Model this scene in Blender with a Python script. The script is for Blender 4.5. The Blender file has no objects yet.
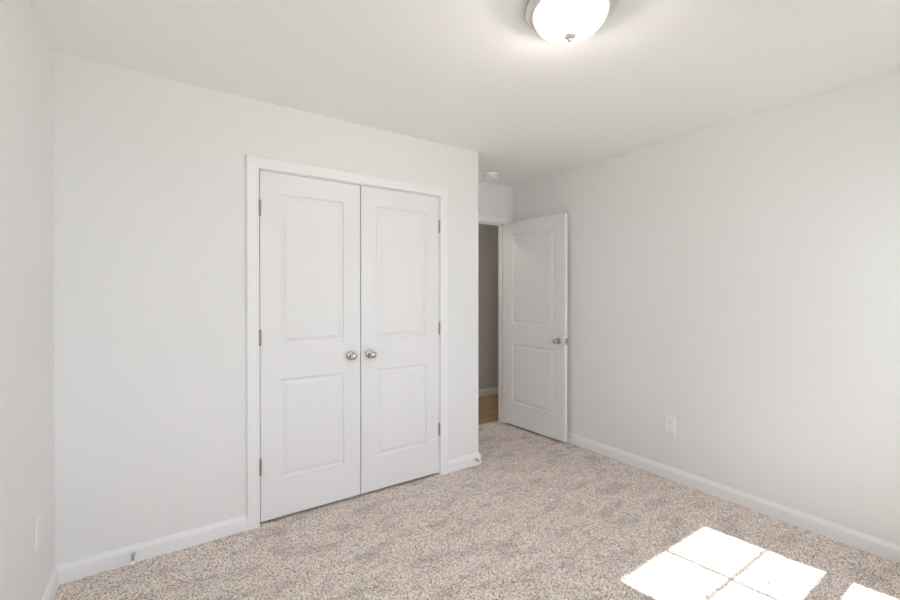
import bpy, bmesh, math, random
import numpy as np
from mathutils import Vector, Matrix

S = bpy.context.scene
COL = S.collection
R = math.radians

# ------------------------------------------------------------------ camera, sky, sun, exposure
cd = bpy.data.cameras.new('camera')
cam = bpy.data.objects.new('camera', cd)
COL.objects.link(cam)
cam.location = (0, 0, 1.335)
cam.rotation_euler = (R(90 - 0.34), 0, R(-34.2))
cd.sensor_width = 36
cd.lens = 424 / 900 * 36
cd.shift_y = -4.0 / 900
cd.clip_start = 0.02
S.camera = cam

S.view_settings.view_transform = 'Standard'
S.view_settings.look = 'None'
S.view_settings.gamma = 1
S.view_settings.use_curve_mapping = False
S.view_settings.exposure = 0.15
S.cycles.use_denoising = True
S.cycles.max_bounces = 24
S.cycles.diffuse_bounces = 16
S.cycles.transparent_max_bounces = 16
S.cycles.sample_clamp_indirect = 8
S.cycles.caustics_reflective = False
S.cycles.caustics_refractive = False

SKY_STRENGTH = 6.8
SUN_STRENGTH = 14.5
LAMP_EMIT = 0.86
BULB_EMIT = 300.0
HALL_FILL_EMIT = 300.0  # strength of the added, unseen hall lamp

world = bpy.data.worlds.new('sky')
S.world = world
world.use_nodes = True
bg = world.node_tree.nodes['Background']
bg.inputs[0].default_value = (0.90, 0.95, 1.10, 1)
bg.inputs[1].default_value = SKY_STRENGTH

SUN_DIR = Vector((-0.105, 1.0, -1.158))
sl = bpy.data.lights.new('sun', 'SUN')
sl.energy = SUN_STRENGTH
sl.angle = R(0.45)
sl.color = (1.0, 0.98, 0.96)
sun = bpy.data.objects.new('sun', sl)
COL.objects.link(sun)
sun.rotation_euler = SUN_DIR.to_track_quat('-Z', 'Y').to_euler()
sun.location = (3, -6, 7)

# ------------------------------------------------------------------ room dimensions (metres)
XL, XR = -0.41, 3.03          # left and right wall faces
YB, YC, YE = -0.45, 2.63, 3.29   # window wall, closet wall, entry wall faces
XC = 2.057                     # outer corner of the closet
H = 2.44
T = 0.115
YH = 4.33                     # far wall of the hallway
HX0, HX1 = 1.2, 4.3
OUT = 0.10                    # thickness of the window wall

WINS = [(2.352, 0.815), (0.27, 0.805)]     # centre x and glass width; the second window is added for fill light
WZ0, WZ1 = 0.585, 2.06        # rough opening in height
WHALF = 0.46                  # half width of opening

# ------------------------------------------------------------------ materials
def mat(name, color, rough=0.5, metal=0.0, spec=0.5):
    m = bpy.data.materials.new(name)
    m.use_nodes = True
    b = m.node_tree.nodes['Principled BSDF']
    b.inputs['Base Color'].default_value = (*color, 1)
    b.inputs['Roughness'].default_value = rough
    b.inputs['Metallic'].default_value = metal
    b.inputs['Specular IOR Level'].default_value = spec
    return m

def paint(name, color, rough, var=0.01, bump=0.03, scale=180.0):
    """painted plaster or wood: faint roller texture"""
    m = mat(name, color, rough, 0, 0.35)
    nt = m.node_tree; N = nt.nodes; L = nt.links
    b = N['Principled BSDF']
    tc = N.new('ShaderNodeTexCoord')
    n = N.new('ShaderNodeTexNoise'); n.inputs['Scale'].default_value = scale
    n.inputs['Detail'].default_value = 2
    L.new(tc.outputs['Object'], n.inputs['Vector'])
    bp = N.new('ShaderNodeBump'); bp.inputs['Strength'].default_value = bump
    bp.inputs['Distance'].default_value = 0.002
    L.new(n.outputs['Fac'], bp.inputs['Height'])
    L.new(bp.outputs['Normal'], b.inputs['Normal'])
    n2 = N.new('ShaderNodeTexNoise'); n2.inputs['Scale'].default_value = 1.7
    L.new(tc.outputs['Object'], n2.inputs['Vector'])
    mx = N.new('ShaderNodeMix'); mx.data_type = 'RGBA'
    mx.inputs[6].default_value = (*[c * (1 - var) for c in color], 1)
    mx.inputs[7].default_value = (*[min(1, c * (1 + var)) for c in color], 1)
    L.new(n2.outputs['Fac'], mx.inputs[0])
    L.new(mx.outputs[2], b.inputs['Base Color'])
    return m

M_WALL = paint('wall_paint', (0.785, 0.788, 0.785), 0.75)
M_CEIL = paint('ceiling_paint', (0.885, 0.882, 0.878), 0.85, scale=120)
M_TRIM = paint('trim_paint', (0.83, 0.83, 0.835), 0.35, 0.004, 0.0)
M_DOOR = paint('door_paint', (0.79, 0.792, 0.795), 0.38, 0.004, 0.01)
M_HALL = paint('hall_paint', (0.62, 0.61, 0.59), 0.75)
M_EXT = mat('exterior_siding', (0.6, 0.6, 0.58), 0.8)
M_GROUND = paint('pale_gravel', (0.42, 0.42, 0.38), 0.9, 0.1, 0.3, 40)
M_NICKEL = mat('satin_nickel', (0.56, 0.51, 0.46), 0.18, 1.0)
M_HINGE = mat('hinge_nickel', (0.42, 0.34, 0.27), 0.38, 1.0)
M_STEEL = mat('bright_steel', (0.7, 0.7, 0.7), 0.25, 1.0)
M_PLASTIC = mat('white_plastic', (0.85, 0.84, 0.82), 0.35)
M_PLATE = mat('pale_plate', (0.82, 0.815, 0.81), 0.5)
M_SLOT = mat('dark_slot', (0.16, 0.15, 0.15), 0.6)
M_RUBBER = mat('white_rubber', (0.85, 0.85, 0.83), 0.6)
M_VINYL = mat('window_vinyl', (0.85, 0.85, 0.85), 0.4)
M_FINIAL = mat('finial_nickel', (0.75, 0.72, 0.70), 0.3, 1.0)
M_PAN = mat('lamp_pan_nickel', (0.75, 0.73, 0.71), 0.3, 0.9)

def carpet_mat():
    m = mat('speckled_carpet', (0.5, 0.45, 0.4), 1.0, 0, 0.0)
    nt = m.node_tree; N = nt.nodes; L = nt.links
    b = N['Principled BSDF']
    tc = N.new('ShaderNodeTexCoord')
    v = N.new('ShaderNodeTexVoronoi'); v.inputs['Scale'].default_value = 300
    L.new(tc.outputs['Object'], v.inputs['Vector'])
    sep = N.new('ShaderNodeSeparateColor'); L.new(v.outputs['Color'], sep.inputs[0])
    cr = N.new('ShaderNodeValToRGB')
    e = cr.color_ramp.elements
    cr.color_ramp.interpolation = 'LINEAR'
    e[0].position = 0.0; e[0].color = (0.14, 0.095, 0.070, 1)
    e[1].position = 1.0; e[1].color = (0.99, 0.915, 0.85, 1)
    for p, c in ((0.17, (0.19, 0.14, 0.11, 1)), (0.27, (0.60, 0.515, 0.45, 1)), (0.65, (0.90, 0.81, 0.745, 1))):
        k = e.new(p); k.color = c
    L.new(sep.outputs[0], cr.inputs[0])
    # brushed pile: broad soft streaks, shading of leaning yarn painted into the colour
    mp = N.new('ShaderNodeMapping'); mp.inputs['Rotation'].default_value = (0, 0, R(35))
    mp.inputs['Scale'].default_value = (1.0, 2.2, 1)
    L.new(tc.outputs['Object'], mp.inputs['Vector'])
    n = N.new('ShaderNodeTexNoise'); n.inputs['Scale'].default_value = 4.2
    n.inputs['Detail'].default_value = 5; n.inputs['Roughness'].default_value = 0.6
    L.new(mp.outputs['Vector'], n.inputs['Vector'])
    cr2 = N.new('ShaderNodeValToRGB')
    cr2.color_ramp.elements[0].position = 0.36; cr2.color_ramp.elements[0].color = (0.81, 0.80, 0.795, 1)
    cr2.color_ramp.elements[1].position = 0.50; cr2.color_ramp.elements[1].color = (1, 1, 1, 1)
    L.new(n.outputs['Fac'], cr2.inputs[0])
    mx = N.new('ShaderNodeMix'); mx.data_type = 'RGBA'; mx.blend_type = 'MULTIPLY'
    mx.inputs[0].default_value = 1.0
    L.new(cr.outputs[0], mx.inputs[6]); L.new(cr2.outputs[0], mx.inputs[7])
    L.new(mx.outputs[2], b.inputs['Base Color'])
    n3 = N.new('ShaderNodeTexNoise'); n3.inputs['Scale'].default_value = 260
    n3.inputs['Detail'].default_value = 2
    L.new(tc.outputs['Object'], n3.inputs['Vector'])
    bp = N.new('ShaderNodeBump'); bp.inputs['Strength'].default_value = 0.4; bp.inputs['Distance'].default_value = 0.004
    L.new(n3.outputs['Fac'], bp.inputs['Height'])
    L.new(bp.outputs['Normal'], b.inputs['Normal'])
    return m
M_CARPET = carpet_mat()

def wood_mat():
    m = mat('hall_wood', (0.35, 0.22, 0.12), 0.35)
    nt = m.node_tree; N = nt.nodes; L = nt.links
    b = N['Principled BSDF']
    tc = N.new('ShaderNodeTexCoord')
    br = N.new('ShaderNodeTexBrick')
    br.inputs['Color1'].default_value = (0.62, 0.45, 0.30, 1)
    br.inputs['Color2'].default_value = (0.50, 0.34, 0.21, 1)
    br.inputs['Mortar'].default_value = (0.10, 0.06, 0.035, 1)
    br.inputs['Scale'].default_value = 1.0
    br.inputs['Mortar Size'].default_value = 0.002
    br.inputs['Brick Width'].default_value = 1.2
    br.inputs['Row Height'].default_value = 0.18
    L.new(tc.outputs['Object'], br.inputs['Vector'])
    mp = N.new('ShaderNodeMapping'); mp.inputs['Scale'].default_value = (2, 28, 1)
    L.new(tc.outputs['Object'], mp.inputs['Vector'])
    n = N.new('ShaderNodeTexNoise'); n.inputs['Scale'].default_value = 2.5; n.inputs['Detail'].default_value = 6
    L.new(mp.outputs['Vector'], n.inputs['Vector'])
    cr = N.new('ShaderNodeValToRGB')
    cr.color_ramp.elements[0].position = 0.3; cr.color_ramp.elements[0].color = (0.6, 0.56, 0.5, 1)
    cr.color_ramp.elements[1].position = 0.7; cr.color_ramp.elements[1].color = (1.1, 1.08, 1.05, 1)
    L.new(n.outputs['Fac'], cr.inputs[0])
    mx = N.new('ShaderNodeMix'); mx.data_type = 'RGBA'; mx.blend_type = 'MULTIPLY'; mx.inputs[0].default_value = 1
    L.new(br.outputs['Color'], mx.inputs[6]); L.new(cr.outputs[0], mx.inputs[7])
    L.new(mx.outputs[2], b.inputs['Base Color'])
    return m
M_WOOD = wood_mat()

def glass_mat():
    m = bpy.data.materials.new('window_glass'); m.use_nodes = True
    nt = m.node_tree; N = nt.nodes; L = nt.links
    N.clear()
    o = N.new('ShaderNodeOutputMaterial')
    t = N.new('ShaderNodeBsdfTransparent'); t.inputs[0].default_value = (0.95, 0.97, 0.96, 1)
    g = N.new('ShaderNodeBsdfGlossy'); g.inputs['Roughness'].default_value = 0.0
    f = N.new('ShaderNodeFresnel'); f.inputs[0].default_value = 1.3
    mx = N.new('ShaderNodeMixShader')
    L.new(f.outputs[0], mx.inputs[0]); L.new(t.outputs[0], mx.inputs[1]); L.new(g.outputs[0], mx.inputs[2])
    L.new(mx.outputs[0], o.inputs[0])
    return m
M_GLASS = glass_mat()

def lamp_glass_mat():
    """lit frosted glass: passes part of the bulb light straight, scatters the rest and glows"""
    m = bpy.data.materials.new('lit_frosted_glass'); m.use_nodes = True
    nt = m.node_tree; N = nt.nodes; L = nt.links
    N.clear()
    o = N.new('ShaderNodeOutputMaterial')
    t = N.new('ShaderNodeBsdfTransparent'); t.inputs[0].default_value = (1.0, 0.97, 0.93, 1)
    d = N.new('ShaderNodeBsdfTranslucent'); d.inputs[0].default_value = (0.95, 0.92, 0.88, 1)
    e = N.new('ShaderNodeEmission'); e.inputs[0].default_value = (1.0, 0.91, 0.85, 1); e.inputs[1].default_value = LAMP_EMIT
    mx = N.new('ShaderNodeMixShader'); mx.inputs[0].default_value = 0.998
    ad = N.new('ShaderNodeAddShader')
    L.new(d.outputs[0], mx.inputs[1]); L.new(t.outputs[0], mx.inputs[2])
    L.new(mx.outputs[0], ad.inputs[0]); L.new(e.outputs[0], ad.inputs[1])
    L.new(ad.outputs[0], o.inputs[0])
    return m
def bulb_mat(name, strength):
    m = mat(name, (0.9, 0.9, 0.9), 0.4)
    b = m.node_tree.nodes['Principled BSDF']
    b.inputs['Emission Color'].default_value = (1.0, 0.94, 0.89, 1)
    b.inputs['Emission Strength'].default_value = strength
    return m
M_BULB = bulb_mat('lit_bulb', BULB_EMIT)
M_BULB_HALL_FILL = bulb_mat('hall_fill_bulb', HALL_FILL_EMIT)  # bulbs of the added hall lamp, never in view
M_LAMP = lamp_glass_mat()

# ------------------------------------------------------------------ helpers
def set_props(o, label=None, cat=None, group=None, kind=None):
    if label: o['label'] = label
    if cat: o['category'] = cat
    if group: o['group'] = group
    if kind: o['kind'] = kind
    return o

def link(name, me, m, parent=None):
    if m and not me.materials: me.materials.append(m)
    o = bpy.data.objects.new(name, me)
    COL.objects.link(o)
    if parent: o.parent = parent
    return o

def build(name, bm, m, parent=None, smooth=False, bevel=0):
    bmesh.ops.remove_doubles(bm, verts=bm.verts[:], dist=1e-6)
    bmesh.ops.recalc_face_normals(bm, faces=bm.faces[:])
    me = bpy.data.meshes.new(name)
    bm.to_mesh(me); bm.free()
    if smooth:
        me.shade_smooth()
        try: me.set_sharp_from_angle(angle=R(40))
        except Exception: pass
    o = link(name, me, m, parent)
    if bevel:
        md = o.modifiers.new('bevel', 'BEVEL'); md.width = bevel; md.segments = 2
        md.limit_method = 'ANGLE'; md.angle_limit = R(50)
    return o

def empty(name, loc, rz=0, parent=None):
    o = bpy.data.objects.new(name, None)
    o.empty_display_size = 0.1
    COL.objects.link(o)
    o.location = loc; o.rotation_euler = (0, 0, rz)
    if parent: o.parent = parent
    return o

def box(bm, x0, x1, y0, y1, z0, z1):
    vs = [bm.verts.new(p) for p in ((x0,y0,z0),(x1,y0,z0),(x1,y1,z0),(x0,y1,z0),(x0,y0,z1),(x1,y0,z1),(x1,y1,z1),(x0,y1,z1))]
    for f in ((0,3,2,1),(4,5,6,7),(0,1,5,4),(1,2,6,5),(2,3,7,6),(3,0,4,7)):
        bm.faces.new([vs[i] for i in f])

def boxes(*bs):
    bm = bmesh.new()
    for b in bs: box(bm, *b)
    return bm

def lathe(bm, prof, seg=32, mtx=None):
    """revolve (r, h) profile about local Z"""
    mtx = mtx or Matrix.Identity(4)
    rings = []
    for r, h in prof:
        if r < 1e-6: rings.append([bm.verts.new(mtx @ Vector((0, 0, h)))])
        else: rings.append([bm.verts.new(mtx @ Vector((r*math.cos(2*math.pi*k/seg), r*math.sin(2*math.pi*k/seg), h))) for k in range(seg)])
    for a, b in zip(rings, rings[1:]):
        for k in range(seg):
            k2 = (k + 1) % seg
            if len(a) == 1 and len(b) == 1: continue
            if len(a) == 1: bm.faces.new((a[0], b[k], b[k2]))
            elif len(b) == 1: bm.faces.new((a[k], a[k2], b[0]))
            else: bm.faces.new((a[k], a[k2], b[k2], b[k]))
    return bm

def extrude_profile(bm, prof, p0, p1, out, m0=0.0, m1=0.0):
    """sweep profile of (distance out of the wall, height) from p0 to p1; m0, m1 mitre each end (+1 longer with distance out, -1 shorter)"""
    p0 = Vector(p0); p1 = Vector(p1); out = Vector(out); d = (p1 - p0).normalized()
    A = [bm.verts.new(p0 + out * u - d * (m0 * u) + Vector((0, 0, h))) for u, h in prof]
    B = [bm.verts.new(p1 + out * u + d * (m1 * u) + Vector((0, 0, h))) for u, h in prof]
    n = len(prof)
    for i in range(n):
        j = (i + 1) % n
        bm.faces.new((A[i], A[j], B[j], B[i]))
    bm.faces.new(A); bm.faces.new(B[::-1])

def wall_with_hole(axis_y0, axis_y1, x0, x1, z0, z1, holes):
    """solid wall slab along X with rectangular holes [(hx0,hx1,hz0,hz1)]"""
    bm = bmesh.new()
    xs = sorted({x0, x1, *[h[0] for h in holes], *[h[1] for h in holes]})
    zs = sorted({z0, z1, *[h[2] for h in holes], *[h[3] for h in holes]})
    def solid(i, j):
        if i < 0 or j < 0 or i >= len(xs)-1 or j >= len(zs)-1: return False
        cx = (xs[i]+xs[i+1])/2; cz = (zs[j]+zs[j+1])/2
        return not any(h[0] < cx < h[1] and h[2] < cz < h[3] for h in holes)
    def q(*ps): bm.faces.new([bm.verts.new(p) for p in ps])
    for i in range(len(xs)-1):
        for j in range(len(zs)-1):
            if not solid(i, j): continue
            a, b, c, d = xs[i], xs[i+1], zs[j], zs[j+1]
            for y in (axis_y0, axis_y1): q((a,y,c),(b,y,c),(b,y,d),(a,y,d))
            if not solid(i-1, j): q((a,axis_y0,c),(a,axis_y1,c),(a,axis_y1,d),(a,axis_y0,d))
            if not solid(i+1, j): q((b,axis_y0,c),(b,axis_y1,c),(b,axis_y1,d),(b,axis_y0,d))
            if not solid(i, j-1): q((a,axis_y0,c),(b,axis_y0,c),(b,axis_y1,c),(a,axis_y1,c))
            if not solid(i, j+1): q((a,axis_y0,d),(b,axis_y0,d),(b,axis_y1,d),(a,axis_y1,d))
    return bm

def struct(name, bm, m, label, cat, smooth=False, bevel=0):
    return set_props(build(name, bm, m, smooth=smooth, bevel=bevel), label, cat, kind='structure')

# ------------------------------------------------------------------ shell
CX0, CX1, CZ1 = 0.450, 1.706, 2.060           # closet opening
EX0, EX1, EZ1 = 2.152, 2.944, 2.060           # entry opening

struct('wall_left', boxes((XL - T, XL, YB - OUT, YE + T, -0.02, H)), M_WALL,
       'plain light grey wall at the left edge, running in to meet the closet wall', 'wall')
struct('wall_right', boxes((XR, XR + T, YB - OUT, YE, -0.02, H)), M_WALL,
       'long light grey wall behind the open door, with the outlet low down', 'wall')
struct('wall_closet', wall_with_hole(YC, YC + T, XL, XC, -0.02, H, [(CX0, CX1, -0.02, CZ1)]), M_WALL,
       'light grey wall holding the white double closet doors', 'wall')
struct('wall_corner', boxes((XC - T, XC, YC + T, YE, -0.02, H)), M_WALL,
       'grey side of the closet facing into the entry nook', 'wall')
struct('wall_entry', wall_with_hole(YE, YE + T, XL, HX1, -0.02, H, [(EX0, EX1, -0.02, EZ1)]), M_WALL,
       'short grey wall over the entry doorway below the smoke detector', 'wall')
struct('wall_back', wall_with_hole(YB - OUT, YB, XL - T, XR + T, -0.02, H,
       [(c - WHALF, c + WHALF, WZ0, WZ1) for c, w in WINS]), M_WALL,
       'light grey wall with the sun window and an added fill window', 'wall')
struct('ceiling', boxes((XL - T, HX1 + T, YB - OUT - 0.05, YH + T, H, H + 0.12)), M_CEIL,
       'flat off-white ceiling with the lit dome lamp', 'ceiling')
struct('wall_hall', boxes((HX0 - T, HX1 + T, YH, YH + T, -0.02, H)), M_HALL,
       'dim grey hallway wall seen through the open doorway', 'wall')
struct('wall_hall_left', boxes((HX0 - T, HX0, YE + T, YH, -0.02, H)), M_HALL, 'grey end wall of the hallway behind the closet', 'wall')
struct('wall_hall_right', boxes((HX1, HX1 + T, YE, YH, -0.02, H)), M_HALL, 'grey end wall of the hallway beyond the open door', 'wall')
struct('floor_hall', boxes((HX0 - T, HX1 + T, YE + T - 0.01, YH + T, -0.06, -0.004)), M_WOOD,
       'brown wood plank floor of the hallway past the doorway', 'floor')
struct('ground', boxes((-30, 30, -40, YB - OUT - 0.02, -0.5, -0.4)), M_GROUND, 'pale ground outside the windows', 'ground')

# carpet: dense tufted surface
def carpet():
    st = 0.0065
    x0, x1, y0, y1 = XL, XR, YB, YE + T - 0.01
    nx = int((x1 - x0) / st) + 1; ny = int((y1 - y0) / st) + 1
    rng = np.random.default_rng(7)
    xs = np.linspace(x0, x1, nx); ys = np.linspace(y0, y1, ny)
    gx, gy = np.meshgrid(xs, ys)
    z = rng.uniform(-1, 1, (ny, nx))
    def blur(a, n):
        for _ in range(n):
            a = (a + np.roll(a, 1, 0) + np.roll(a, -1, 0) + np.roll(a, 1, 1) + np.roll(a, -1, 1)) / 5
        return a
    coarse = blur(rng.normal(0, 1, (ny, nx)), 14)
    coarse = coarse / coarse.std()
    h = -0.004 + 0.0020 * z + 0.0012 * coarse
    jx = rng.uniform(-0.3, 0.3, (ny, nx)) * st; jy = rng.uniform(-0.3, 0.3, (ny, nx)) * st
    co = np.stack([gx + jx, gy + jy, h], -1).reshape(-1, 3).astype(np.float32)
    i = np.arange(ny * nx).reshape(ny, nx)
    q = np.stack([i[:-1, :-1], i[:-1, 1:], i[1:, 1:], i[1:, :-1]], -1).reshape(-1, 4).astype(np.int32)
    me = bpy.data.meshes.new('floor')
    me.vertices.add(len(co)); me.vertices.foreach_set('co', co.ravel())
    me.loops.add(q.size); me.loops.foreach_set('vertex_index', q.ravel())
    me.polygons.add(len(q))
    me.polygons.foreach_set('loop_start', np.arange(0, q.size, 4, dtype=np.int32))
    me.update(calc_edges=True)
    me.shade_smooth()
    o = link('floor', me, M_CARPET)
    set_props(o, 'speckled beige-grey cut pile carpet covering the bedroom floor', 'carpet', kind='structure')
carpet()
struct('floor_slab', boxes((XL - T, XR + T, YB - OUT, YE + T - 0.01, -0.12, -0.02)), M_EXT, 'floor slab under the carpet', 'floor')

# ------------------------------------------------------------------ baseboards
BB = [(0, -0.012), (0.014, -0.012), (0.014, 0.058), (0.012, 0.066), (0.008, 0.074), (0.006, 0.082), (0, 0.084)]
def baseboard(name, p0, p1, out, label, m0=0.0, m1=0.0):
    bm = bmesh.new(); extrude_profile(bm, BB, (*p0, 0), (*p1, 0), (*out, 0), m0, m1)
    return struct(name, bm, M_TRIM, label, 'baseboard')
baseboard('baseboard_left', (XL, YB), (XL, YC), (1, 0), 'white baseboard along the left edge wall', -1, -1)
baseboard('baseboard_closet', (XL, YC), (CX0 - 0.055, YC), (0, -1), 'white baseboard with a door stop, left of the closet doors', -1, 0)
baseboard('baseboard_closet_end', (CX1 + 0.055, YC), (XC, YC), (0, -1), 'short white baseboard between the closet doors and the outer corner', 0, 1)
baseboard('baseboard_corner', (XC, YE), (XC, YC), (1, 0), 'white baseboard round the corner in the entry nook', 0, 1)
baseboard('baseboard_right', (XR, YE), (XR, YB), (-1, 0), 'long white baseboard under the outlet on the right wall', 0, -1)
baseboard('baseboard_back', (XR, YB), (XL, YB), (0, 1), 'white baseboard under the windows', -1, -1)
baseboard('baseboard_hall', (HX1, YH), (HX0, YH), (0, -1), 'white baseboard in the hallway seen through the doorway')

# ------------------------------------------------------------------ door frames (casing + jambs)
CAS = 0.066
CASP = [(0, 0), (0, 0.010), (0.006, 0.013), (0.014, 0.0115), (0.046, 0.017), (0.060, 0.018), (0.066, 0.012), (0.066, 0)]   # (outwards from opening, thickness)
def casing_piece(x, z, ux, uz, length_dir, prof, yface, mit0, mit1, length):
    """profile swept along length_dir (Vector in xz), offset from (x,z) along (ux,uz), rising to -Y"""
    bm = bmesh.new()
    d = Vector((length_dir[0], 0, length_dir[1])); u = Vector((ux, 0, uz)); p = Vector((x, yface, z))
    A = []; B = []
    for a, t in prof:
        base = p + u * a + Vector((0, -t, 0))
        A.append(bm.verts.new(base - d * (mit0 * a)))
        B.append(bm.verts.new(base + d * (length + mit1 * a)))
    n = len(prof)
    for i in range(n):
        j = (i + 1) % n
        bm.faces.new((A[i], A[j], B[j], B[i]))
    bm.faces.new(A); bm.faces.new(B[::-1])
    return bm

def door_frame(name, x0, x1, z1, y, jamb_t, label, right_cut=None):
    """x0..x1: rough opening in the wall; jamb lines it; casing laps the jamb on the room face"""
    e = empty(name, ((x0 + x1) / 2, y, 0)); ox = (x0 + x1) / 2
    set_props(e, label, 'door frame', kind='structure')
    a, b, c = x0 + jamb_t, x1 - jamb_t, z1 - jamb_t
    def J(*bx): build('jamb', boxes(*[(p[0]-ox, p[1]-ox, *p[2:]) for p in bx]), M_TRIM, e, bevel=0.0012)
    J((x0, a, 0, T, -0.012, c)); J((b, x1, 0, T, -0.012, c))
    build('head_jamb', boxes((x0 - ox, x1 - ox, 0, T, c, z1)), M_TRIM, e, bevel=0.0012)
    # stops that the leaf closes against
    s0, s1 = 0.042, 0.075
    build('stop_strip', boxes((a - ox, a + 0.010 - ox, s0, s1, -0.01, c)), M_TRIM, e)
    build('stop_strip', boxes((b - 0.010 - ox, b - ox, s0, s1, -0.01, c)), M_TRIM, e)
    build('stop_strip', boxes((a - ox, b - ox, s0, s1, c - 0.010, c)), M_TRIM, e)
    r = 0.005   # reveal
    L_, R_, Zt = a - r - ox, b + r - ox, c + r
    build('side_casing', casing_piece(L_, -0.012, -1, 0, (0, 1), CASP, 0, 0, 1, Zt + 0.012), M_TRIM, e)
    build('side_casing', casing_piece(R_, -0.012, 1, 0, (0, 1), CASP, 0, 0, 1, Zt + 0.012), M_TRIM, e)
    build('head_casing', casing_piece(L_, Zt, 0, 1, (1, 0), CASP, 0, 1, 1, R_ - L_), M_TRIM, e)
    return e
door_frame('trim_1', CX0, CX1, CZ1, YC, 0.014, 'white moulded casing round the double closet doors')
door_frame('trim_2', EX0, EX1, EZ1, YE, 0.014, 'white casing and jambs of the entry doorway to the hall')

# ------------------------------------------------------------------ door leaves
PZ = (0.225, 0.812, 1.018, 1.905)      # bottom/top of the lower panel, bottom/top of the upper panel (from leaf bottom)
DH, DT = 2.028, 0.035
GD = 0.011                             # groove depth
def leaf_bm(W, sg, st):
    """slab in local x: 0..sg*W (hinge at 0), y: 0 (front) .. DT, z: 0..DH, with moulded openings for two raised panels"""
    bm = bmesh.new()
    xs = (0, st, W - st, W); zs = (0, *PZ, DH)
    def q(*ps): bm.faces.new([bm.verts.new((sg * p[0], p[1], p[2])) for p in ps])
    ov = ((0, 0), (0.0015, 0.0045), (0.006, 0.0088), (0.011, GD))
    for y0, dirn in ((0, 1), (DT, -1)):
        for i in range(3):
            for j in range(5):
                a, b, c, d = xs[i], xs[i+1], zs[j], zs[j+1]
                if i == 1 and j in (1, 3):
                    for (u, v), (u2, v2) in zip(ov, ov[1:]):
                        y = y0 + dirn * v; y2 = y0 + dirn * v2
                        o = [(a+u, y, c+u), (b-u, y, c+u), (b-u, y, d-u), (a+u, y, d-u)]
                        n = [(a+u2, y2, c+u2), (b-u2, y2, c+u2), (b-u2, y2, d-u2), (a+u2, y2, d-u2)]
                        for k in range(4): q(o[k], o[(k+1) % 4], n[(k+1) % 4], n[k])
                else:
                    q((a, y0, c), (b, y0, c), (b, y0, d), (a, y0, d))
    for i in range(3):
        for z in (0, DH): q((xs[i], 0, z), (xs[i+1], 0, z), (xs[i+1], DT, z), (xs[i], DT, z))
    for j in range(5):
        for x in (0, W): q((x, 0, zs[j]), (x, DT, zs[j]), (x, DT, zs[j+1]), (x, 0, zs[j+1]))
    return bm

def panel_bm(W, sg, st, k):
    bm = bmesh.new()
    a, b = st + 0.011, W - st - 0.011
    c, d = PZ[2*k] + 0.011, PZ[2*k+1] - 0.011
    def q(*ps): bm.faces.new([bm.verts.new((sg * p[0], p[1], p[2])) for p in ps])
    pr = ((0, GD), (0.004, GD), (0.024, 0.0035), (0.0255, 0.0022))
    for y0, dirn in ((0, 1), (DT, -1)):
        for (u, v), (u2, v2) in zip(pr, pr[1:]):
            y = y0 + dirn * v; y2 = y0 + dirn * v2
            o = [(a+u, y, c+u), (b-u, y, c+u), (b-u, y, d-u), (a+u, y, d-u)]
            n = [(a+u2, y2, c+u2), (b-u2, y2, c+u2), (b-u2, y2, d-u2), (a+u2, y2, d-u2)]
            for i in range(4): q(o[i], o[(i+1) % 4], n[(i+1) % 4], n[i])
        u, v = pr[-1]; y = y0 + dirn * v
        q((a+u, y, c+u), (b-u, y, c+u), (b-u, y, d-u), (a+u, y, d-u))
    o = [(a, GD, c), (b, GD, c), (b, GD, d), (a, GD, d)]; n = [(p[0], DT - GD, p[2]) for p in o]
    for i in range(4): q(o[i], o[(i+1) % 4], n[(i+1) % 4], n[i])
    return bm

def knob(parent, x, y, z, dirn, reach=1.18):
    """passage knob: rosette against the leaf, neck and ball (axis along -dirn*Y)"""
    mt = Matrix.Translation((x, y, z)) @ Matrix.Rotation(R(90 if dirn > 0 else -90), 4, 'X')
    bm = bmesh.new()
    lathe(bm, [(0, 0.0), (0.0285, 0.0), (0.0290, 0.003), (0.027, 0.0070), (0.019, 0.0105), (0.0115, 0.0125), (0.0, 0.0125)], 36, mt)
    ro = build('rosette', bm, M_NICKEL, parent, smooth=True)
    bm = bmesh.new()
    pr = [(0.0, 0.0120), (0.009, 0.0120), (0.0085, 0.021), (0.0095, 0.028), (0.0145, 0.033), (0.0195, 0.038), (0.0222, 0.044), (0.0225, 0.049), (0.0205, 0.055), (0.015, 0.0590), (0.007, 0.0606), (0, 0.0608)]
    lathe(bm, [(a, 0.012 + (b - 0.012) * reach) for a, b in pr], 36, mt)
    return build('knob', bm, M_NICKEL, parent, smooth=True)

def hinge(parent, x, z, y, sg):
    """butt hinge: barrel standing proud of the face, with ball tips and the thin leaf plate on the edge"""
    bm = bmesh.new()
    mt = Matrix.Translation((x, y, z))
    pr = [(0, -0.048), (0.003, -0.0475), (0.0045, -0.0455), (0.0065, -0.0445)]
    for k in range(5):
        a = -0.0445 + k * 0.0178
        pr += [(0.0068, a + 0.0006), (0.0068, a + 0.0172), (0.0060, a + 0.0178)]
    pr += [(0.0045, 0.0455), (0.003, 0.0475), (0, 0.048)]
    lathe(bm, pr, 14, mt)
    h = build('hinge', bm, M_HINGE, parent, smooth=True)
    build('hinge_plate', boxes((x - 0.0011, x + 0.0011, y + 0.004, y + 0.032, z - 0.0445, z + 0.0445)), M_HINGE, h)
    return h

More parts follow.
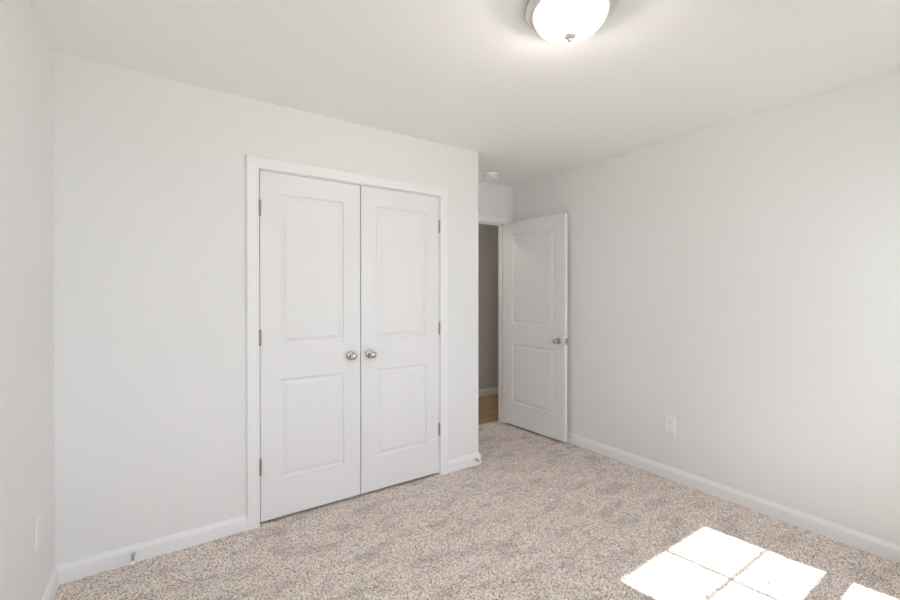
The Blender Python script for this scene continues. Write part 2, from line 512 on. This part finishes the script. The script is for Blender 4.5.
# closet leaves; left leaf hinged at the left jamb, right leaf at the right jamb
CW = 0.608
YF = YC + 0.0
ja, jb = CX0 + 0.014, CX1 - 0.014
for name, hx, sg, lab in (('door_1', ja + 0.003, 1, 'left leaf of the white two-panel closet doors, its knob at the right edge'),
                          ('door_2', jb - 0.003, -1, 'right leaf of the white two-panel closet doors, its knob at the left edge')):
    d = set_props(build(name, leaf_bm(CW, sg, 0.109), M_DOOR, bevel=0.001), lab, 'door', 'closet doors', 'structure')
    d.location = (hx, YF, 0.015)
    for k in (0, 1): build('raised_panel', panel_bm(CW, sg, 0.109, k), M_DOOR, d)
    knob(d, sg * (CW - (0.066 if sg > 0 else 0.061)), 0, 0.918, 1)
    for z in (0.320, 1.065, 1.812): hinge(d, -sg * 0.001, z, -0.006, sg)

# entry leaf, swung about 90 degrees into the room
EW = 0.762
ENTRY_PIVOT = (2.933, 3.287); ENTRY_ANG = 93.3
d = set_props(build('door_3', leaf_bm(EW, -1, 0.115), M_DOOR, bevel=0.001),
              'white two-panel entry door standing open against the right wall', 'door', kind='structure')
# local: closed leaf runs to -x from the hinge; y=0 is the room face, y=DT the hall face; shown face after opening is y=DT
d.location = (*ENTRY_PIVOT, 0.018); d.rotation_euler = (0, 0, R(ENTRY_ANG))
for k in (0, 1): build('raised_panel', panel_bm(EW, -1, 0.115, k), M_DOOR, d)
knob(d, -(EW - 0.065), DT, 0.893, -1)
knob(d, -(EW - 0.065), 0, 0.893, 1, 0.84)
lp = build('latch_plate', boxes((-EW - 0.0015, -EW + 0.001, DT/2 - 0.0125, DT/2 + 0.0125, 0.893 - 0.029, 0.893 + 0.029)), M_HINGE, d)
build('latch_bolt', boxes((-EW - 0.011, -EW - 0.001, DT/2 - 0.007, DT/2 + 0.007, 0.893 - 0.010, 0.893 + 0.010)), M_NICKEL, lp)
for z in (0.320, 1.065, 1.812): hinge(d, 0.004, z, -0.006, -1)

# ------------------------------------------------------------------ windows
def window(name, c, gw, label):
    e = empty(name, (c, YB, WZ0)); set_props(e, label, 'window', kind='structure')
    hw, hg = WHALF, gw / 2
    zz = lambda z: z - WZ0
    yU, yL = -0.080, -0.050      # glass planes of the upper and lower sash
    top, ubot, ltop, lbot = 1.992, 1.366, 1.242, 0.640
    hh = WZ1 - WZ0
    build('frame', boxes((-hw, -hw + 0.022, -0.098, -0.03, 0, hh), (hw - 0.022, hw, -0.098, -0.03, 0, hh),
                         (-hw + 0.022, hw - 0.022, -0.098, -0.03, hh - 0.018, hh), (-hw + 0.022, hw - 0.022, -0.098, -0.03, 0, 0.015)), M_VINYL, e)
    build('window_stool', boxes((-hw - 0.05, hw + 0.05, -0.03, 0.035, -0.02, 0.0)), M_TRIM, e, bevel=0.004)
    build('apron', boxes((-hw - 0.03, hw + 0.03, 0.0, 0.014, -0.085, -0.02)), M_TRIM, e, bevel=0.003)
    for nm, y, zb, zt, fb, ft in (('upper_sash', yU, ubot, top, ubot - 0.045, WZ1 - 0.018), ('lower_sash', yL, lbot, ltop, WZ0 + 0.015, ltop + 0.045)):
        a, b = zz(zb), zz(zt); o0, o1 = zz(fb), zz(ft); fw = hw - 0.022
        s = build(nm, boxes((-fw, -hg, y - 0.010, y + 0.010, o0, o1), (hg, fw, y - 0.010, y + 0.010, o0, o1),
                            (-hg, hg, y - 0.010, y + 0.010, o0, a), (-hg, hg, y - 0.010, y + 0.010, b, o1)), M_VINYL, e)
        build('glass_pane', boxes((-hg, hg, y - 0.002, y + 0.002, a, b)), M_GLASS, s)
        mid = (a + b) / 2 - 0.028
        build('muntin', boxes((-0.008, 0.008, y - 0.006, y - 0.0022, a, b), (-hg, hg, y - 0.006, y - 0.0022, mid - 0.008, mid + 0.008)), M_VINYL, s)
    # light portal for the sky through this opening
    pl = bpy.data.lights.new('sky_portal', 'AREA'); pl.shape = 'RECTANGLE'; pl.size = 2 * hw; pl.size_y = hh
    pl.cycles.is_portal = True
    po = bpy.data.objects.new('sky_portal', pl); COL.objects.link(po)
    po.location = (c, YB - OUT - 0.01, (WZ0 + WZ1) / 2); po.rotation_euler = (R(90), 0, 0)
    return e
window('window_1', WINS[0][0], WINS[0][1], 'white gridded sash window near the right wall casting the sun patch')
window('window_2_fill', WINS[1][0], WINS[1][1], 'added white gridded sash window behind the viewpoint, giving fill light near the left wall')  # extra window, added only to even out the room light

# ------------------------------------------------------------------ ceiling light
CLX, CLY = 1.295, 1.088
def ceiling_light(x, y, label, bulb):
    e = empty('ceiling_light', (x, y, H))
    set_props(e, label, 'ceiling light')
    bm = bmesh.new()
    lathe(bm, [(0, 0), (0.152, 0), (0.154, -0.006), (0.157, -0.008), (0.164, -0.012), (0.168, -0.017), (0.168, -0.022), (0.164, -0.029), (0.155, -0.034), (0.144, -0.037), (0.138, -0.036), (0.138, -0.028), (0.135, -0.008), (0, -0.006)], 64)
    build('pan', bm, M_PAN, e, smooth=True)
    bm = bmesh.new()
    pr = [(0.1375, -0.028), (0.1375, -0.039)]
    for k in range(1, 16):
        t = k / 16 * math.pi / 2
        pr.append((0.1375 * math.cos(t) ** 0.95, -0.039 - 0.080 * math.sin(t) ** 1.1))
    pr += [(0.0, -0.119)]
    lathe(bm, pr, 64)
    build('glass_shade', bm, M_LAMP, e, smooth=True)
    bm = bmesh.new()
    lathe(bm, [(0, -0.115), (0.020, -0.116), (0.0225, -0.120), (0.021, -0.125), (0.014, -0.130), (0.009, -0.133), (0.0095, -0.137), (0.008, -0.142), (0.004, -0.145), (0, -0.146)], 28)
    build('finial', bm, M_FINIAL, e, smooth=True)
    for a in (0, math.pi):     # two bulbs lying on their sides inside the dome
        mt = Matrix.Rotation(a + R(55), 4, 'Z') @ Matrix.Translation((0.022, 0, -0.054)) @ Matrix.Rotation(R(90), 4, 'Y')
        bm = bmesh.new(); lathe(bm, [(0, 0.072), (0.012, 0.070), (0.020, 0.063), (0.0235, 0.052), (0.021, 0.040), (0.015, 0.030), (0.0125, 0.020)], 24, mt)
        lb = build('bulb', bm, bulb, e, smooth=True)
        bm = bmesh.new(); lathe(bm, [(0.0125, 0.021), (0.014, 0.018), (0.014, -0.004), (0, -0.006)], 24, mt)
        build('socket', bm, M_PLASTIC, lb, smooth=True)
ceiling_light(CLX, CLY, 'lit frosted glass dome light with nickel rim on the bedroom ceiling', M_BULB)
ceiling_light(1.55, 3.87, 'added dome light on the hallway ceiling, out of sight, brightening the hall', M_BULB_HALL_FILL)  # unseen fixture added to keep the hall from going dark

# ------------------------------------------------------------------ smoke detector
def smoke_detector():
    e = empty('smoke_detector', (2.528, 3.045, H))
    set_props(e, 'round white smoke detector on the ceiling over the entry doorway', 'smoke detector')
    bm = bmesh.new(); lathe(bm, [(0, 0), (0.070, 0), (0.070, -0.010), (0.066, -0.013), (0, -0.013)], 40)
    build('mounting_base', bm, M_PLASTIC, e, smooth=True)
    bm = bmesh.new(); lathe(bm, [(0, -0.013), (0.058, -0.013), (0.058, -0.018), (0.064, -0.020), (0.064, -0.026), (0.055, -0.038), (0.030, -0.043), (0, -0.0435)], 40)
    build('cover', bm, M_PLASTIC, e, smooth=True)
    bm = bmesh.new(); lathe(bm, [(0, -0.0425), (0.010, -0.0425), (0.010, -0.0455), (0, -0.046)], 20, Matrix.Translation((0.0, 0, 0)))
    build('test_button', bm, M_PLASTIC, e, smooth=True)
smoke_detector()

# ------------------------------------------------------------------ outlets
def outlet(loc, rz, label):
    """local: plate in the xz plane, front towards -y"""
    e = empty('wall_outlet', loc, rz); set_props(e, label, 'outlet')
    bm = bmesh.new()
    w, h, t = 0.036, 0.059, 0.006
    lo = [(-w, 0, -h), (w, 0, -h), (w, 0, h), (-w, 0, h)]
    i = 0.004
    hi = [(-w+i, -t, -h+i), (w-i, -t, -h+i), (w-i, -t, h-i), (-w+i, -t, h-i)]
    mdl = [(x, -0.003, z) for x, _, z in lo]
    V = [[bm.verts.new(p) for p in r] for r in (lo, mdl, hi)]
    for a, b in zip(V, V[1:]):
        for k in range(4): bm.faces.new((a[k], a[(k+1) % 4], b[(k+1) % 4], b[k]))
    bm.faces.new(V[2]); bm.faces.new(V[0][::-1])
    build('cover_plate', bm, M_PLASTIC, e)
    for s in (-1, 1):
        bm = bmesh.new(); n = 20
        z0 = s * 0.0195
        ring = lambda y, sc: [bm.verts.new((0.0172 * sc * math.cos(2*math.pi*k/n), y, z0 + max(-0.0142, min(0.0142, 0.0175 * math.sin(2*math.pi*k/n))) * sc)) for k in range(n)]
        A = ring(-0.005, 1); B = ring(-0.0078, 1); C = ring(-0.0082, 0.95)
        for a, b in ((A, B), (B, C)):
            for k in range(n): bm.faces.new((a[k], a[(k+1) % n], b[(k+1) % n], b[k]))
        bm.faces.new(C)
        r_ = build('receptacle', bm, M_PLASTIC, e)
        build('slot', boxes((-0.0075, -0.0055, -0.0086, -0.008, z0 - 0.001, z0 + 0.007)), M_SLOT, r_)
        build('slot', boxes((0.0055, 0.0075, -0.0086, -0.008, z0, z0 + 0.006)), M_SLOT, r_)
        build('slot', boxes((-0.002, 0.002, -0.0086, -0.008, z0 - 0.009, z0 - 0.005)), M_SLOT, r_)
    bm = bmesh.new(); lathe(bm, [(0, 0.0058), (0.0032, 0.0058), (0.0032, 0.0070), (0, 0.0074)], 14, Matrix.Rotation(R(90), 4, 'X'))
    build('screw', bm, M_PLASTIC, e)
outlet((XR, 1.630, 0.386), R(-90), 'white wall outlet low on the right wall beyond the open door')
def wall_plate(loc, rz, label):
    e = empty('wall_plate', loc, rz); set_props(e, label, 'wall plate')
    bm = bmesh.new()
    w, h, t, i = 0.036, 0.059, 0.005, 0.004
    V = [[bm.verts.new((x, y, z)) for x, z in ((-a, -b), (a, -b), (a, b), (-a, b))] for a, b, y in ((w, h, 0), (w, h, -0.002), (w - i, h - i, -t))]
    for a, b in zip(V, V[1:]):
        for k in range(4): bm.faces.new((a[k], a[(k+1) % 4], b[(k+1) % 4], b[k]))
    bm.faces.new(V[2]); bm.faces.new(V[0][::-1])
    build('cover', bm, M_PLATE, e)
    for z in (-0.021, 0.021):
        bm = bmesh.new(); lathe(bm, [(0, 0.0048), (0.0032, 0.0048), (0.0032, 0.0058), (0, 0.0062)], 14, Matrix.Translation((0, 0, z)) @ Matrix.Rotation(R(90), 4, 'X'))
        build('screw', bm, M_PLATE, e)
wall_plate((XL, 2.30, 0.386), R(90), 'faint pale wall plate low on the left edge wall, near the corner')

# ------------------------------------------------------------------ spring door stops
def door_stop(loc, rz, label, L=0.075, droop=0):
    """local: screwed in at the origin, pointing to -y"""
    e = empty('door_stop', loc, rz); e.rotation_euler.x = R(droop); set_props(e, label, 'door stop', 'spring door stops')
    mt = Matrix.Rotation(R(90), 4, 'X')
    bm = bmesh.new(); lathe(bm, [(0, 0), (0.0115, 0), (0.0115, 0.003), (0.007, 0.008), (0.0055, 0.013), (0, 0.013)], 20, mt)
    build('base', bm, M_STEEL, e, smooth=True)
    # coil
    bm = bmesh.new(); turns, n, rr, wr = 11, 14, 0.0052, 0.0015
    L0, L1 = 0.010, L - 0.012
    prev = None
    for k in range(turns * n + 1):
        t = k / n * 2 * math.pi; y = L0 + (L1 - L0) * k / (turns * n)
        c = Vector((rr * math.cos(t), -y, rr * math.sin(t))); rad = Vector((math.cos(t), 0, math.sin(t))); ax = Vector((0, -1, 0))
        ring = [bm.verts.new(c + rad * wr * math.cos(2*math.pi*q/6) + ax * wr * math.sin(2*math.pi*q/6)) for q in range(6)]
        if prev:
            for q in range(6): bm.faces.new((prev[q], prev[(q+1) % 6], ring[(q+1) % 6], ring[q]))
        prev = ring
    build('spring', bm, M_STEEL, e, smooth=True)
    bm = bmesh.new(); lathe(bm, [(0, L - 0.015), (0.0075, L - 0.015), (0.0085, L - 0.012), (0.0085, L - 0.003), (0.0065, L), (0, L)], 20, mt)
    build('rubber_tip', bm, M_RUBBER, e, smooth=True)
BT = 0.0138
door_stop((-0.122, YC - BT, 0.043), 0, 'spring door stop with white tip on the baseboard left of the closet', 0.078, 7)
door_stop((2.019, YC - BT, 0.043), 0, 'spring door stop at the outer corner beside the right closet door', 0.07)
door_stop((XR - BT, 2.547, 0.056), R(-90), 'spring door stop on the baseboard by the open entry door', 0.05)
